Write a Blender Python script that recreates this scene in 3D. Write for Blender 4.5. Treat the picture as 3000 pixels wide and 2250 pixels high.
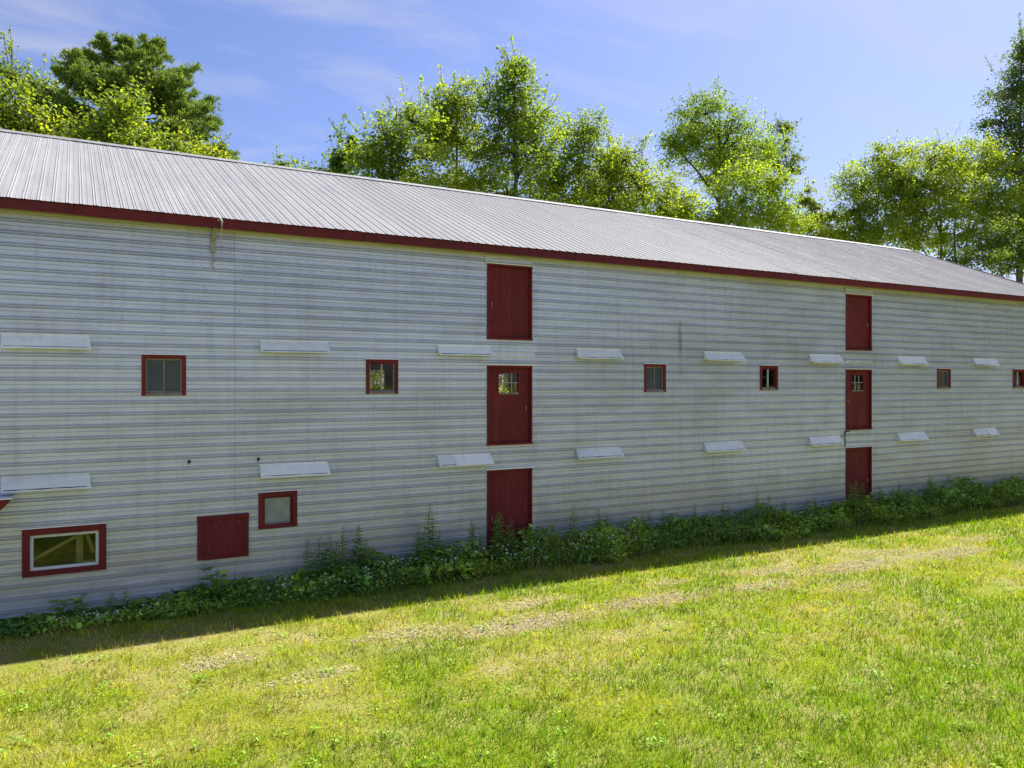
import bpy, math, random
import numpy as np
from mathutils import Vector, Matrix

for o in list(bpy.data.objects):
    bpy.data.objects.remove(o, do_unlink=True)
scene = bpy.context.scene
COL = scene.collection
rnd = random.Random(7)
rng = np.random.default_rng(7)

# ------------------------------------------------------------------ camera
CAM = Vector((0.0, -14.2, 3.692))
YAW = math.radians(29.162)
cam_d = bpy.data.cameras.new("camera")
cam_d.sensor_width = 36.0
cam_d.lens = 36.0 * 1693.0 / 2212.0
cam_d.shift_y = -2.5 / 2212.0
cam_d.clip_start = 0.1
cam_d.clip_end = 3000.0
cam_o = bpy.data.objects.new("camera", cam_d)
cam_o.location = CAM
cam_o.rotation_euler = (math.radians(90), 0, -YAW)
COL.objects.link(cam_o)
scene.camera = cam_o

# ------------------------------------------------------------------ sky
SUN_EL = math.radians(53)
SUN_AZ = math.radians(69.8)          # measured from +Y towards +X
world = bpy.data.worlds.new("World")
scene.world = world
world.use_nodes = True
nt = world.node_tree
nt.nodes.clear()
N = nt.nodes.new
L = nt.links.new
out = N('ShaderNodeOutputWorld')
bg = N('ShaderNodeBackground')
sky = N('ShaderNodeTexSky')
sky.sky_type = 'NISHITA'
sky.sun_disc = False
sky.sun_elevation = SUN_EL
sky.sun_rotation = SUN_AZ
sky.altitude = 100
sky.air_density = 1.0
sky.dust_density = 1.3
sky.ozone_density = 5.0
bg.inputs['Strength'].default_value = 0.06
# thin cirrus drifting over the whole sky
tc = N('ShaderNodeTexCoord')
sep = N('ShaderNodeSeparateXYZ'); L(tc.outputs['Generated'], sep.inputs[0])
den = N('ShaderNodeMath'); den.operation = 'ADD'; den.inputs[1].default_value = 0.22
zmx = N('ShaderNodeMath'); zmx.operation = 'MAXIMUM'; zmx.inputs[1].default_value = 0.0
L(sep.outputs['Z'], zmx.inputs[0]); L(zmx.outputs[0], den.inputs[0])
dx = N('ShaderNodeMath'); dx.operation = 'DIVIDE'; L(sep.outputs['X'], dx.inputs[0]); L(den.outputs[0], dx.inputs[1])
dy = N('ShaderNodeMath'); dy.operation = 'DIVIDE'; L(sep.outputs['Y'], dy.inputs[0]); L(den.outputs[0], dy.inputs[1])
cmb = N('ShaderNodeCombineXYZ'); L(dx.outputs[0], cmb.inputs[0]); L(dy.outputs[0], cmb.inputs[1])
mp = N('ShaderNodeMapping')
mp.inputs['Rotation'].default_value = (0, 0, math.radians(34))
mp.inputs['Scale'].default_value = (1.3, 2.7, 1.0)
mp.inputs['Location'].default_value = (1.7, 3.1, 0.0)
L(cmb.outputs[0], mp.inputs['Vector'])
n1 = N('ShaderNodeTexNoise'); n1.inputs['Scale'].default_value = 1.5; n1.inputs['Detail'].default_value = 7
n1.inputs['Roughness'].default_value = 0.55; n1.inputs['Distortion'].default_value = 0.5
L(mp.outputs[0], n1.inputs['Vector'])
cr = N('ShaderNodeValToRGB')
cr.color_ramp.elements[0].position = 0.47; cr.color_ramp.elements[0].color = (0.0, 0.0, 0.0, 1)
cr.color_ramp.elements[1].position = 0.74; cr.color_ramp.elements[1].color = (0.7, 0.7, 0.7, 1)
L(n1.outputs['Fac'], cr.inputs[0])
mixc = N('ShaderNodeMixRGB'); mixc.blend_type = 'MIX'
mixc.inputs[2].default_value = (4.6, 4.9, 6.0, 1)
tint = N('ShaderNodeMixRGB'); tint.blend_type = 'MULTIPLY'; tint.inputs[0].default_value = 1.0
tint.inputs[2].default_value = (1.06, 1.0, 1.22, 1)
L(sky.outputs[0], tint.inputs[1])
L(cr.outputs[0], mixc.inputs[0]); L(tint.outputs[0], mixc.inputs[1])
L(mixc.outputs[0], bg.inputs['Color'])
L(bg.outputs[0], out.inputs['Surface'])

sun_d = bpy.data.lights.new("sun", 'SUN')
sun_d.energy = 5.0
sun_d.angle = math.radians(0.9)
sun_d.color = (1.0, 0.95, 0.86)
sun_o = bpy.data.objects.new("sun", sun_d)
to_sun = Vector((math.sin(SUN_AZ) * math.cos(SUN_EL), math.cos(SUN_AZ) * math.cos(SUN_EL), math.sin(SUN_EL)))
sun_o.rotation_euler = to_sun.to_track_quat('Z', 'Y').to_euler()
sun_o.location = (20, 30, 40)
COL.objects.link(sun_o)

scene.render.engine = 'CYCLES'
scene.view_settings.view_transform = 'Standard'
scene.view_settings.look = 'None'
scene.view_settings.gamma = 1.0
scene.view_settings.exposure = 1.2
scene.cycles.max_bounces = 6
scene.cycles.diffuse_bounces = 3
scene.cycles.glossy_bounces = 2
scene.cycles.transparent_max_bounces = 8

# ------------------------------------------------------------------ helpers
FPX = 1693.0
TH = math.pi / 2 - YAW
ST, CT = math.sin(TH), math.cos(TH)

def at(px, py, Y):
    """point on the plane Y = const seen at a place of the 2212-wide picture, and its depth"""
    u = (px - 1106.0) / FPX
    z = (Y - CAM.y) / (ST - u * CT)
    return Vector((z * (u * ST + CT), Y, CAM.z - (py - 827.0) / FPX * z)), z

def tag(o, label=None, cat=None, group=None, kind=None):
    if label: o['label'] = label
    if cat: o['category'] = cat
    if group: o['group'] = group
    if kind: o['kind'] = kind
    return o

def empty(name, loc=(0, 0, 0)):
    o = bpy.data.objects.new(name, None)
    o.location = loc
    o.empty_display_size = 0.3
    COL.objects.link(o)
    return o

def link(name, me, parent=None, mat=None, loc=None):
    if mat is not None and not me.materials:
        me.materials.append(mat)
    o = bpy.data.objects.new(name, me)
    COL.objects.link(o)
    if parent is not None: o.parent = parent
    if loc is not None: o.location = loc
    return o

def np_mesh(name, V, F, col=None, smooth=False):
    """V (n,3), F (m,k) constant k"""
    V = np.asarray(V, np.float32); F = np.asarray(F, np.int32)
    me = bpy.data.meshes.new(name)
    m, k = F.shape
    me.vertices.add(len(V)); me.vertices.foreach_set('co', V.ravel())
    me.loops.add(m * k); me.loops.foreach_set('vertex_index', F.ravel())
    me.polygons.add(m)
    me.polygons.foreach_set('loop_start', np.arange(0, m * k, k, dtype=np.int32))
    me.polygons.foreach_set('use_smooth', np.full(m, smooth, dtype=bool))
    if col is not None:
        a = me.color_attributes.new('col', 'FLOAT_COLOR', 'POINT')
        c = np.ones((len(V), 4), np.float32); c[:, :3] = col
        a.data.foreach_set('color', c.ravel())
    me.update(calc_edges=True)
    return me

class MB:
    def __init__(self): self.v = []; self.f = []
    def box(self, x0, x1, y0, y1, z0, z1):
        b = len(self.v)
        self.v += [(x0, y0, z0), (x1, y0, z0), (x1, y1, z0), (x0, y1, z0), (x0, y0, z1), (x1, y0, z1), (x1, y1, z1), (x0, y1, z1)]
        self.f += [(b, b+3, b+2, b+1), (b+4, b+5, b+6, b+7), (b, b+1, b+5, b+4), (b+1, b+2, b+6, b+5), (b+2, b+3, b+7, b+6), (b+3, b, b+4, b+7)]
        return self
    def bar(self, p, q, w, h=None, up=(0, 0, 1)):
        h = h or w
        p, q = Vector(p), Vector(q)
        d = (q - p).normalized(); s = d.cross(Vector(up))
        if s.length < 1e-4: s = d.cross(Vector((1, 0, 0)))
        s.normalize(); t = s.cross(d)
        b = len(self.v)
        for c in (p, q):
            for i, j in ((-1, -1), (1, -1), (1, 1), (-1, 1)):
                self.v.append(tuple(c + s * (i * w / 2) + t * (j * h / 2)))
        self.f += [(b+3, b+2, b+1, b), (b+4, b+5, b+6, b+7)] + [(b+i, b+(i+1) % 4, b+4+(i+1) % 4, b+4+i) for i in range(4)]
        return self
    def tube(self, pts, radii, n=7):
        pts = [Vector(p) for p in pts]
        b0 = len(self.v)
        for i, p in enumerate(pts):
            d = (pts[min(i+1, len(pts)-1)] - pts[max(i-1, 0)])
            if d.length < 1e-6: d = Vector((0, 0, 1))
            d.normalize()
            s = d.cross(Vector((0.31, 0.95, 0.05)))
            if s.length < 1e-3: s = d.cross(Vector((1, 0, 0)))
            s.normalize(); t = d.cross(s)
            for k in range(n):
                a = 2 * math.pi * k / n
                self.v.append(tuple(p + (s * math.cos(a) + t * math.sin(a)) * radii[i]))
        for i in range(len(pts) - 1):
            for k in range(n):
                a = b0 + i*n + k; c = b0 + i*n + (k+1) % n
                self.f.append((a, c, c + n, a + n))
        e = len(self.v); self.v.append(tuple(pts[-1])); self.v.append(tuple(pts[0]))
        for k in range(n):
            self.f.append((b0 + (len(pts)-1)*n + k, b0 + (len(pts)-1)*n + (k+1) % n, e))
            self.f.append((b0 + (k+1) % n, b0 + k, e + 1))
        return self
    def prism(self, poly, x0, x1):
        """poly of (y,z) extruded along x"""
        b = len(self.v); n = len(poly)
        for x in (x0, x1):
            for y, z in poly: self.v.append((x, y, z))
        self.f.append(tuple(range(b, b+n))); self.f.append(tuple(reversed(range(b+n, b+2*n))))
        for i in range(n):
            j = (i+1) % n
            self.f.append((b+j, b+i, b+n+i, b+n+j))
        return self
    def mesh(self, name, smooth=False):
        me = bpy.data.meshes.new(name)
        me.from_pydata(self.v, [], self.f)
        if smooth: me.polygons.foreach_set('use_smooth', [True] * len(me.polygons))
        me.update()
        return me
    def build(self, name, mat, parent=None, smooth=False, bevel=0.0):
        o = link(name, self.mesh(name, smooth), parent, mat)
        if bevel:
            m = o.modifiers.new('b', 'BEVEL'); m.width = bevel; m.segments = 1; m.limit_method = 'ANGLE'
        return o

# value noise in numpy
_perm = rng.random((256, 256)).astype(np.float32)
def vnoise(x, y, s):
    x = np.asarray(x) / s + 57.3; y = np.asarray(y) / s + 91.7
    i = np.floor(x).astype(int); j = np.floor(y).astype(int)
    fx = x - i; fy = y - j
    fx = fx*fx*(3-2*fx); fy = fy*fy*(3-2*fy)
    g = lambda a, b: _perm[a % 256, b % 256]
    return (g(i, j)*(1-fx) + g(i+1, j)*fx)*(1-fy) + (g(i, j+1)*(1-fx) + g(i+1, j+1)*fx)*fy
def fnoise(x, y, s): return (vnoise(x, y, s) + 0.5*vnoise(x+9, y+3, s/2.1) + 0.25*vnoise(x+4, y+8, s/4.3)) / 1.75

# ------------------------------------------------------------------ materials
def mat_new(name):
    m = bpy.data.materials.new(name); m.use_nodes = True
    n = m.node_tree; n.nodes.clear()
    o = n.nodes.new('ShaderNodeOutputMaterial')
    return m, n, o

class G:
    """tiny node graph helper"""
    def __init__(self, name):
        self.m, self.t, self.out = mat_new(name)
    def n(self, typ, **kw):
        x = self.t.nodes.new(typ)
        for k, v in kw.items():
            if k in x.inputs.keys() if hasattr(x, 'inputs') else False: pass
            setattr(x, k, v)
        return x
    def l(self, a, b): self.t.links.new(a, b)
    def noise(self, vec, scale, detail=5, rough=0.6):
        x = self.t.nodes.new('ShaderNodeTexNoise')
        x.inputs['Scale'].default_value = scale; x.inputs['Detail'].default_value = detail; x.inputs['Roughness'].default_value = rough
        if vec is not None: self.l(vec, x.inputs['Vector'])
        return x.outputs['Fac']
    def coords(self, scale=(1, 1, 1), loc=(0, 0, 0)):
        c = self.t.nodes.new('ShaderNodeTexCoord'); m = self.t.nodes.new('ShaderNodeMapping')
        m.inputs['Scale'].default_value = scale; m.inputs['Location'].default_value = loc
        self.l(c.outputs['Object'], m.inputs['Vector'])
        return m.outputs[0]
    def world(self, scale=(1, 1, 1)):
        c = self.t.nodes.new('ShaderNodeNewGeometry'); m = self.t.nodes.new('ShaderNodeMapping')
        m.inputs['Scale'].default_value = scale
        self.l(c.outputs['Position'], m.inputs['Vector'])
        return m.outputs[0]
    def ramp(self, fac, stops):
        r = self.t.nodes.new('ShaderNodeValToRGB')
        e = r.color_ramp.elements
        while len(e) > 1: e.remove(e[-1])
        for i, (p, c) in enumerate(stops):
            q = e[0] if i == 0 else e.new(p)
            q.position = p; q.color = (*c, 1) if len(c) == 3 else c
        self.l(fac, r.inputs[0])
        return r.outputs[0]
    def mix(self, fac, a, b, mode='MIX'):
        x = self.t.nodes.new('ShaderNodeMixRGB'); x.blend_type = mode
        for s, v in ((0, fac), (1, a), (2, b)):
            if isinstance(v, (int, float)): x.inputs[s].default_value = v
            elif isinstance(v, tuple): x.inputs[s].default_value = (*v, 1)
            else: self.l(v, x.inputs[s])
        return x.outputs[0]
    def math(self, op, a, b=None):
        x = self.t.nodes.new('ShaderNodeMath'); x.operation = op
        for s, v in ((0, a), (1, b)):
            if v is None: continue
            if isinstance(v, (int, float)): x.inputs[s].default_value = v
            else: self.l(v, x.inputs[s])
        return x.outputs[0]
    def bsdf(self, color, rough=0.6, metal=0.0, spec=0.5, bump=None, bstr=0.3, bdist=0.01):
        p = self.t.nodes.new('ShaderNodeBsdfPrincipled')
        for k, v in (('Base Color', color), ('Roughness', rough), ('Metallic', metal), ('Specular IOR Level', spec)):
            if isinstance(v, (int, float)): p.inputs[k].default_value = v
            elif isinstance(v, tuple): p.inputs[k].default_value = (*v, 1)
            else: self.l(v, p.inputs[k])
        if bump is not None:
            b = self.t.nodes.new('ShaderNodeBump'); b.inputs['Strength'].default_value = bstr; b.inputs['Distance'].default_value = bdist
            self.l(bump, b.inputs['Height']); self.l(b.outputs[0], p.inputs['Normal'])
        self.l(p.outputs[0], self.out.inputs['Surface'])
        return p

def metal_mat(name, base, dirt, metal, rough, streak_axis, seed=0.0, soil=False):
    g = G(name)
    info = g.t.nodes.new('ShaderNodeObjectInfo')
    sc = (0.9, 0.9, 6.0) if streak_axis == 'x' else (5.0, 0.5, 0.5)
    w = g.world(sc)
    a = g.noise(w, 0.9, 6, 0.62)
    v = g.noise(g.world((7.0, 7.0, 0.55)), 1.0, 4, 0.6)      # run-off streaks
    f = g.noise(g.world((1, 1, 1)), 38.0, 3, 0.6)
    c = g.ramp(a, [(0.28, dirt), (0.62, base)])
    c = g.mix(g.math('MULTIPLY', g.ramp(v, [(0.50, (0, 0, 0)), (0.74, (1, 1, 1))]), 0.34), c, tuple(x*0.66 for x in dirt))
    rv = g.math('ADD', g.math('MULTIPLY', info.outputs['Random'], 0.14), 0.90)
    c = g.mix(1.0, c, rv, 'MULTIPLY')
    c = g.mix(g.math('MULTIPLY', f, 0.12), c, (0.25, 0.26, 0.27))
    if soil:
        # splashed soil and algae along the foot of the wall, pale tan film above it
        geo = g.t.nodes.new('ShaderNodeNewGeometry'); sp = g.t.nodes.new('ShaderNodeSeparateXYZ')
        g.l(geo.outputs['Position'], sp.inputs[0])
        hz = g.math('ADD', sp.outputs['Z'], g.math('MULTIPLY', g.noise(g.world((1.2, 1, 1)), 1.0, 4), -1.6))
        film = g.ramp(hz, [(0.0, (0.5, 0.5, 0.5)), (0.9, (0, 0, 0))])
        patch = g.ramp(g.noise(g.world((0.35, 1, 0.8)), 1.0, 5), [(0.52, (0, 0, 0)), (0.72, (0.35, 0.35, 0.35))])
        c = g.mix(patch, c, (0.36, 0.33, 0.27))
        c = g.mix(film, c, (0.40, 0.36, 0.26))
        # one long rust run under a leaking nail
        xx = g.math('ABSOLUTE', g.math('SUBTRACT', sp.outputs['X'], g.math('ADD', 12.42, g.math('MULTIPLY', g.noise(g.world((0, 0, 1.5)), 1.0, 3), 0.06))))
        rx = g.ramp(xx, [(0.0, (1, 1, 1)), (0.09, (0, 0, 0))])
        rz = g.ramp(g.math('DIVIDE', sp.outputs['Z'], 10.0), [(0.36, (0, 0, 0)), (0.42, (0.5, 0.5, 0.5)), (0.51, (1, 1, 1)), (0.519, (0.0, 0.0, 0.0))])
        k = g.mix(1.0, rx, rz, 'MULTIPLY')
        k = g.mix(1.0, k, g.ramp(g.noise(g.world((10, 10, 3)), 1.0, 4), [(0.3, (0, 0, 0)), (0.6, (0.85, 0.85, 0.85))]), 'MULTIPLY')
        c = g.mix(k, c, (0.20, 0.10, 0.05))
    r = g.math('ADD', g.math('MULTIPLY', a, 0.22), rough - 0.1)
    bmp = g.noise(g.world((0.8, 0.8, 2.5)), 2.2, 3, 0.5)
    g.bsdf(c, r, metal, 0.2 if streak_axis == 'y' else 0.5, bmp, 0.04 if streak_axis == 'y' else 0.12, 0.02)
    return g.m

M = {}
M['wall'] = metal_mat('weathered_wall_metal', (0.70, 0.705, 0.87), (0.56, 0.565, 0.71), 0.30, 0.31, 'x', soil=True)
M['roof'] = metal_mat('galvanised_roof_metal', (0.27, 0.27, 0.277), (0.215, 0.215, 0.223), 0.0, 0.66, 'y')
M['hood'] = metal_mat('hood_metal', (1.0, 0.96, 0.93), (0.86, 0.83, 0.81), 0.0, 0.45, 'x')

def red_mat(name, base, wear, amt, seed):
    g = G(name)
    info = g.t.nodes.new('ShaderNodeObjectInfo')
    st = g.noise(g.coords((9, 9, 0.8), (seed, 0, 0)), 2.0, 5, 0.65)
    big = g.noise(g.coords((1, 1, 1), (seed, 3, 1)), 1.7, 4, 0.6)
    c = g.ramp(st, [(0.25, tuple(x*0.62 for x in base)), (0.7, base)])
    c = g.mix(g.ramp(big, [(0.35, (0, 0, 0)), (0.75, (0.5, 0.5, 0.5))]), c, tuple(min(1, x*1.35 + 0.01) for x in base))
    fl = g.noise(g.coords((14, 14, 2.2), (seed, 0, 5)), 3.0, 4, 0.7)
    k = g.ramp(fl, [(amt, (0, 0, 0)), (amt + 0.05, (0.8, 0.8, 0.8))])
    c = g.mix(k, c, wear)
    c = g.mix(1.0, c, g.math('ADD', g.math('MULTIPLY', info.outputs['Random'], 0.25), 0.86), 'MULTIPLY')
    g.bsdf(c, 0.62, 0, 0.3, st, 0.35, 0.004)
    return g.m
M['red'] = red_mat('red_barn_paint', (0.165, 0.010, 0.016), (0.36, 0.15, 0.13), 0.655, 0)
M['redtrim'] = red_mat('red_trim_paint', (0.18, 0.011, 0.017), (0.42, 0.30, 0.28), 0.66, 5)
M['fascia'] = red_mat('red_fascia_paint', (0.145, 0.011, 0.018), (0.38, 0.22, 0.19), 0.66, 9)

def simple(name, c1, c2, scale, rough=0.7, stretch=(1, 1, 1), spec=0.3, metal=0.0):
    g = G(name)
    a = g.noise(g.coords(stretch), scale, 5, 0.6)
    g.bsdf(g.ramp(a, [(0.3, c1), (0.7, c2)]), rough, metal, spec, a, 0.3, 0.004)
    return g.m
M['wood'] = simple('rough_inside_timber', (0.16, 0.10, 0.05), (0.30, 0.20, 0.10), 3.0, 0.85, (1, 1, 6))
M['plywood'] = simple('inside_plywood', (0.42, 0.30, 0.10), (0.60, 0.45, 0.16), 3.0, 0.8, (5, 1, 1))
M['soffit'] = simple('bare_soffit_board', (0.26, 0.20, 0.11), (0.38, 0.30, 0.17), 4.0, 0.85, (0.6, 6, 1))
M['white'] = simple('old_white_paint', (0.62, 0.62, 0.60), (0.76, 0.76, 0.75), 6.0, 0.55)
M['bare'] = simple('bare_grey_sash_wood', (0.17, 0.12, 0.11), (0.34, 0.26, 0.25), 8.0, 0.8, (1, 1, 4))
M['pale'] = simple('pale_putty', (0.42, 0.34, 0.30), (0.58, 0.50, 0.45), 9.0, 0.8)
M['nail'] = simple('dark_nail_head', (0.05, 0.045, 0.045), (0.12, 0.10, 0.09), 9.0, 0.6)
M['dark'] = simple('dark_iron_and_hood_shade', (0.02, 0.02, 0.025), (0.05, 0.05, 0.055), 9.0, 0.5)
M['steel'] = simple('weathered_hook_steel', (0.25, 0.24, 0.22), (0.45, 0.44, 0.42), 20.0, 0.5)
M['stem'] = simple('green_weed_stem', (0.10, 0.15, 0.04), (0.20, 0.24, 0.08), 9.0, 0.7)
M['bark'] = simple('grey_brown_bark', (0.045, 0.035, 0.028), (0.13, 0.105, 0.085), 5.0, 0.9, (4, 4, 0.8))
M['palebark'] = simple('pale_twig_bark', (0.17, 0.14, 0.11), (0.30, 0.26, 0.21), 5.0, 0.9, (4, 4, 0.8))

def glass_mat(name, tint, refl, rough):
    g = G(name)
    lw = g.t.nodes.new('ShaderNodeLayerWeight'); lw.inputs[0].default_value = 0.5
    fr = g.math('ADD', g.math('MULTIPLY', g.math('POWER', lw.outputs['Facing'], 4.0), 0.8), 0.045)
    tr = g.t.nodes.new('ShaderNodeBsdfTransparent'); tr.inputs[0].default_value = (*tint, 1)
    gl = g.t.nodes.new('ShaderNodeBsdfGlossy'); gl.inputs['Roughness'].default_value = rough
    mx = g.t.nodes.new('ShaderNodeMixShader')
    g.l(g.math('MULTIPLY', fr, refl), mx.inputs[0]); g.l(tr.outputs[0], mx.inputs[1]); g.l(gl.outputs[0], mx.inputs[2])
    g.l(mx.outputs[0], g.out.inputs['Surface'])
    return g.m
M['glass'] = glass_mat('clear_window_glass', (0.9, 0.92, 0.9), 0.7, 0.02)
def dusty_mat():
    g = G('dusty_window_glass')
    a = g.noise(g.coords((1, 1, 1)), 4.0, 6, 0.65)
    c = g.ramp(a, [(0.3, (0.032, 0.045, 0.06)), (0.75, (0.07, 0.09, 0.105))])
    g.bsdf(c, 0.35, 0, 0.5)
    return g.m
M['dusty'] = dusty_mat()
def paledust():
    g = G('whitewashed_window_glass')
    a = g.noise(g.coords((1, 1, 1)), 5.0, 6, 0.65)
    c = g.ramp(a, [(0.3, (0.22, 0.25, 0.24)), (0.75, (0.33, 0.36, 0.34))])
    g.bsdf(c, 0.3, 0, 0.5)
    return g.m
M['paledust'] = paledust()

def leaf_mat(name, gain=1.0, trans=0.55):
    g = G(name)
    at_ = g.t.nodes.new('ShaderNodeAttribute'); at_.attribute_name = 'col'
    d = g.t.nodes.new('ShaderNodeBsdfPrincipled'); d.inputs['Roughness'].default_value = 0.55
    d.inputs['Specular IOR Level'].default_value = 0.35
    g.l(at_.outputs['Color'], d.inputs['Base Color'])
    t = g.t.nodes.new('ShaderNodeBsdfTranslucent')
    hs = g.mix(1.0, at_.outputs['Color'], (1.50*gain, 1.42*gain, 0.6*gain), 'MULTIPLY')
    g.l(hs, t.inputs[0])
    mx = g.t.nodes.new('ShaderNodeMixShader'); mx.inputs[0].default_value = trans
    g.l(d.outputs[0], mx.inputs[1]); g.l(t.outputs[0], mx.inputs[2])
    g.l(mx.outputs[0], g.out.inputs['Surface'])
    return g.m
M['leaf'] = leaf_mat('broad_leaf')
M['needle'] = leaf_mat('pine_needle', 0.9, 0.25)
M['grass'] = leaf_mat('grass_blade', 1.0, 0.35)
M['weed'] = leaf_mat('weed_leaf', 1.0, 0.3)

def ground_mat():
    g = G('lawn_soil')
    geo = g.t.nodes.new('ShaderNodeNewGeometry'); sp = g.t.nodes.new('ShaderNodeSeparateXYZ')
    g.l(geo.outputs['Position'], sp.inputs[0])
    fine = g.noise(g.world(), 26.0, 5, 0.7)
    mid = g.noise(g.world(), 1.3, 5, 0.6)
    big = g.noise(g.world(), 0.22, 4, 0.55)
    green = g.ramp(fine, [(0.25, (0.05, 0.06, 0.010)), (0.5, (0.17, 0.21, 0.016)), (0.8, (0.34, 0.34, 0.06))])
    straw = g.ramp(fine, [(0.22, (0.13, 0.09, 0.05)), (0.5, (0.32, 0.25, 0.13)), (0.8, (0.50, 0.42, 0.27))])
    k = g.ramp(g.math('ADD', g.math('MULTIPLY', mid, 0.6), g.math('MULTIPLY', big, 0.4)), [(0.45, (0, 0, 0)), (0.64, (0.7, 0.7, 0.7))])
    c = g.mix(k, green, straw)
    # the worn strip that runs along the barn
    band = g.math('ABSOLUTE', g.math('ADD', sp.outputs['Y'], 3.75))
    bx = g.math('MULTIPLY', g.ramp(g.math('DIVIDE', g.math('ADD', band, g.math('MULTIPLY', g.math('SUBTRACT', mid, 0.5), 2.4)), 2.0), [(0.0, (.5, .5, .5)), (0.14, (0, 0, 0))]),
                g.ramp(g.math('DIVIDE', sp.outputs['X'], 30.0), [(0.04, (0, 0, 0)), (0.14, (1, 1, 1)), (0.52, (1, 1, 1)), (0.62, (0, 0, 0))]))
    bare = g.ramp(fine, [(0.25, (0.12, 0.085, 0.06)), (0.55, (0.30, 0.24, 0.18)), (0.8, (0.48, 0.41, 0.32))])
    c = g.mix(bx, c, bare)
    g.bsdf(c, 0.95, 0, 0.1, fine, 0.8, 0.03)
    return g.m
M['ground'] = ground_mat()

# ------------------------------------------------------------------ ground
me = bpy.data.meshes.new('ground')
R = 900.0
me.from_pydata([(-R, -R, 0), (R, -R, 0), (R, R, 0), (-R, R, 0)], [], [(0, 1, 2, 3)])
tag(link('ground', me, None, M['ground']), kind='structure')

# ------------------------------------------------------------------ barn
X0, X1 = -8.6, 30.3           # ends of the building
YB = 11.94                    # back wall
YR, ZR = 5.97, 9.13           # ridge
YE, ZE = -0.30, 6.477         # eave edge
SL = (ZR - ZE) / (YR - YE)
ZW = 6.44                     # top of the wall cladding
barn = tag(empty('barn'), 'long three-storey barn clad in pale ribbed metal with red doors', 'barn')

DOORS = {  # x0,x1,z0,z1
    'LU': (7.335, 8.39, 4.60, 6.115), 'LM': (7.335, 8.39, 2.43, 4.04), 'LL': (7.335, 8.39, 0.10, 1.90),
    'RU': (18.31, 19.37, 4.60, 6.10), 'RM': (18.31, 19.37, 2.42, 4.05), 'RL': (18.31, 19.37, 0.22, 1.915)}
WINS = {
    'w1': (0.967, 1.625, 3.49, 4.146), 'w2': (4.785, 5.40, 3.49, 4.125), 'w3': (11.383, 11.995, 3.487, 4.115),
    'w4': (15.068, 15.675, 3.514, 4.12), 'w5': (22.38, 23.02, 3.525, 4.105), 'w6': (26.40, 27.04, 3.526, 4.12),
    'big': (-0.698, 0.434, 0.705, 1.427), 'small': (2.826, 3.481, 1.128, 1.755)}
HOLES = list(DOORS.values()) + list(WINS.values())

P = 0.187; PH = 0.0165        # rib pitch and phase of the siding
REL = []
for c_ in (-.0185, .0215):
    REL += [(c_ - .0155, 0), (c_ - .0148, -.030), (c_ - .0092, -.030), (c_ - .0085, .004), (c_ - .0065, .018), (c_ - .0025, .018), (c_ + .0085, 0)]
REL += [(P/2 - .003, 0), (P/2, .008), (P/2 + .009, 0)]
def prof_breaks(z0, z1):
    r = []
    k = int(math.floor((z0 - PH) / P)) - 1
    while PH + k*P < z1 + P:
        for dz, h in REL: r.append((PH + k*P + dz, h))
        k += 1
    return r
BR = prof_breaks(0, 7); BZ = np.array([b[0] for b in BR]); BH = np.array([b[1] for b in BR])
def prof(z): return np.interp(z, BZ, BH)

wall = empty('wall'); wall.parent = barn
SEAMS = [X0, -3.1, 2.42, 8.14 + 0.42, 13.85, 19.55, 24.67, X1]
COURSE = [0.02] + [PH + P*k for k in (6.75, 12.75, 18.75, 24.75, 30.75)] + [ZW]
def sheet(x0, x1, z0, z1, off):
    zs = sorted(set([z0, z1] + [b for b in BZ if z0 < b < z1] + [h[i] for h in HOLES for i in (2, 3) if z0 < h[i] < z1 and h[1] > x0 and h[0] < x1]))
    xs = sorted(set([x0, x1] + list(np.arange(x0 + 0.25, x1 - 0.1, 0.25)) + [h[i] for h in HOLES for i in (0, 1) if x0 < h[i] < x1]))
    xs, zs = np.array(xs), np.array(zs)
    XX, ZZ = np.meshgrid(xs, zs)
    wob = (vnoise(XX*.6, ZZ*.5, 0.75) - 0.5) * 0.006
    low = np.clip(1.6 - ZZ, 0, 1.2) / 1.2
    dent = np.clip(vnoise(XX*1.0 + 11, ZZ + 5, 0.45) - 0.72, 0, 1) * 0.05 * low
    YY = -(prof(ZZ) + 0.012 + off) + wob + dent
    ZZ2 = ZZ + (vnoise(XX + 70, ZZ*0.7, 0.9) - 0.5) * 0.004 * (ZZ > z0 + .03) * (ZZ < z1 - .03)
    V = np.stack([XX, YY, ZZ2], -1).reshape(-1, 3)
    nx = len(xs); F = []
    for j in range(len(zs) - 1):
        zc = (zs[j] + zs[j+1]) / 2
        hh = [h for h in HOLES if h[2] < zc < h[3]]
        for i in range(nx - 1):
            xc = (xs[i] + xs[i+1]) / 2
            if any(h[0] < xc < h[1] for h in hh): continue
            a = j*nx + i
            F.append((a, a+1, a+1+nx, a+nx))
    o = link('wall_sheet', np_mesh('wall_sheet', V, F), wall, M['wall'])
    return o
for i in range(len(SEAMS) - 1):
    for j in range(len(COURSE) - 1):
        op = lambda q: abs(q - 2.42) < .01 or abs(q - 13.85) < .01 or abs(q - 24.67) < .01
        a = SEAMS[i] + (.0025 if op(SEAMS[i]) else -.03 if i else 0); b = SEAMS[i+1] - (.0025 if op(SEAMS[i+1]) else 0)
        sheet(a, b, COURSE[j], COURSE[j+1] + (0.02 if j < len(COURSE)-2 else 0), 0.0025*(j % 2) + 0.004*((i) % 2))

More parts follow.
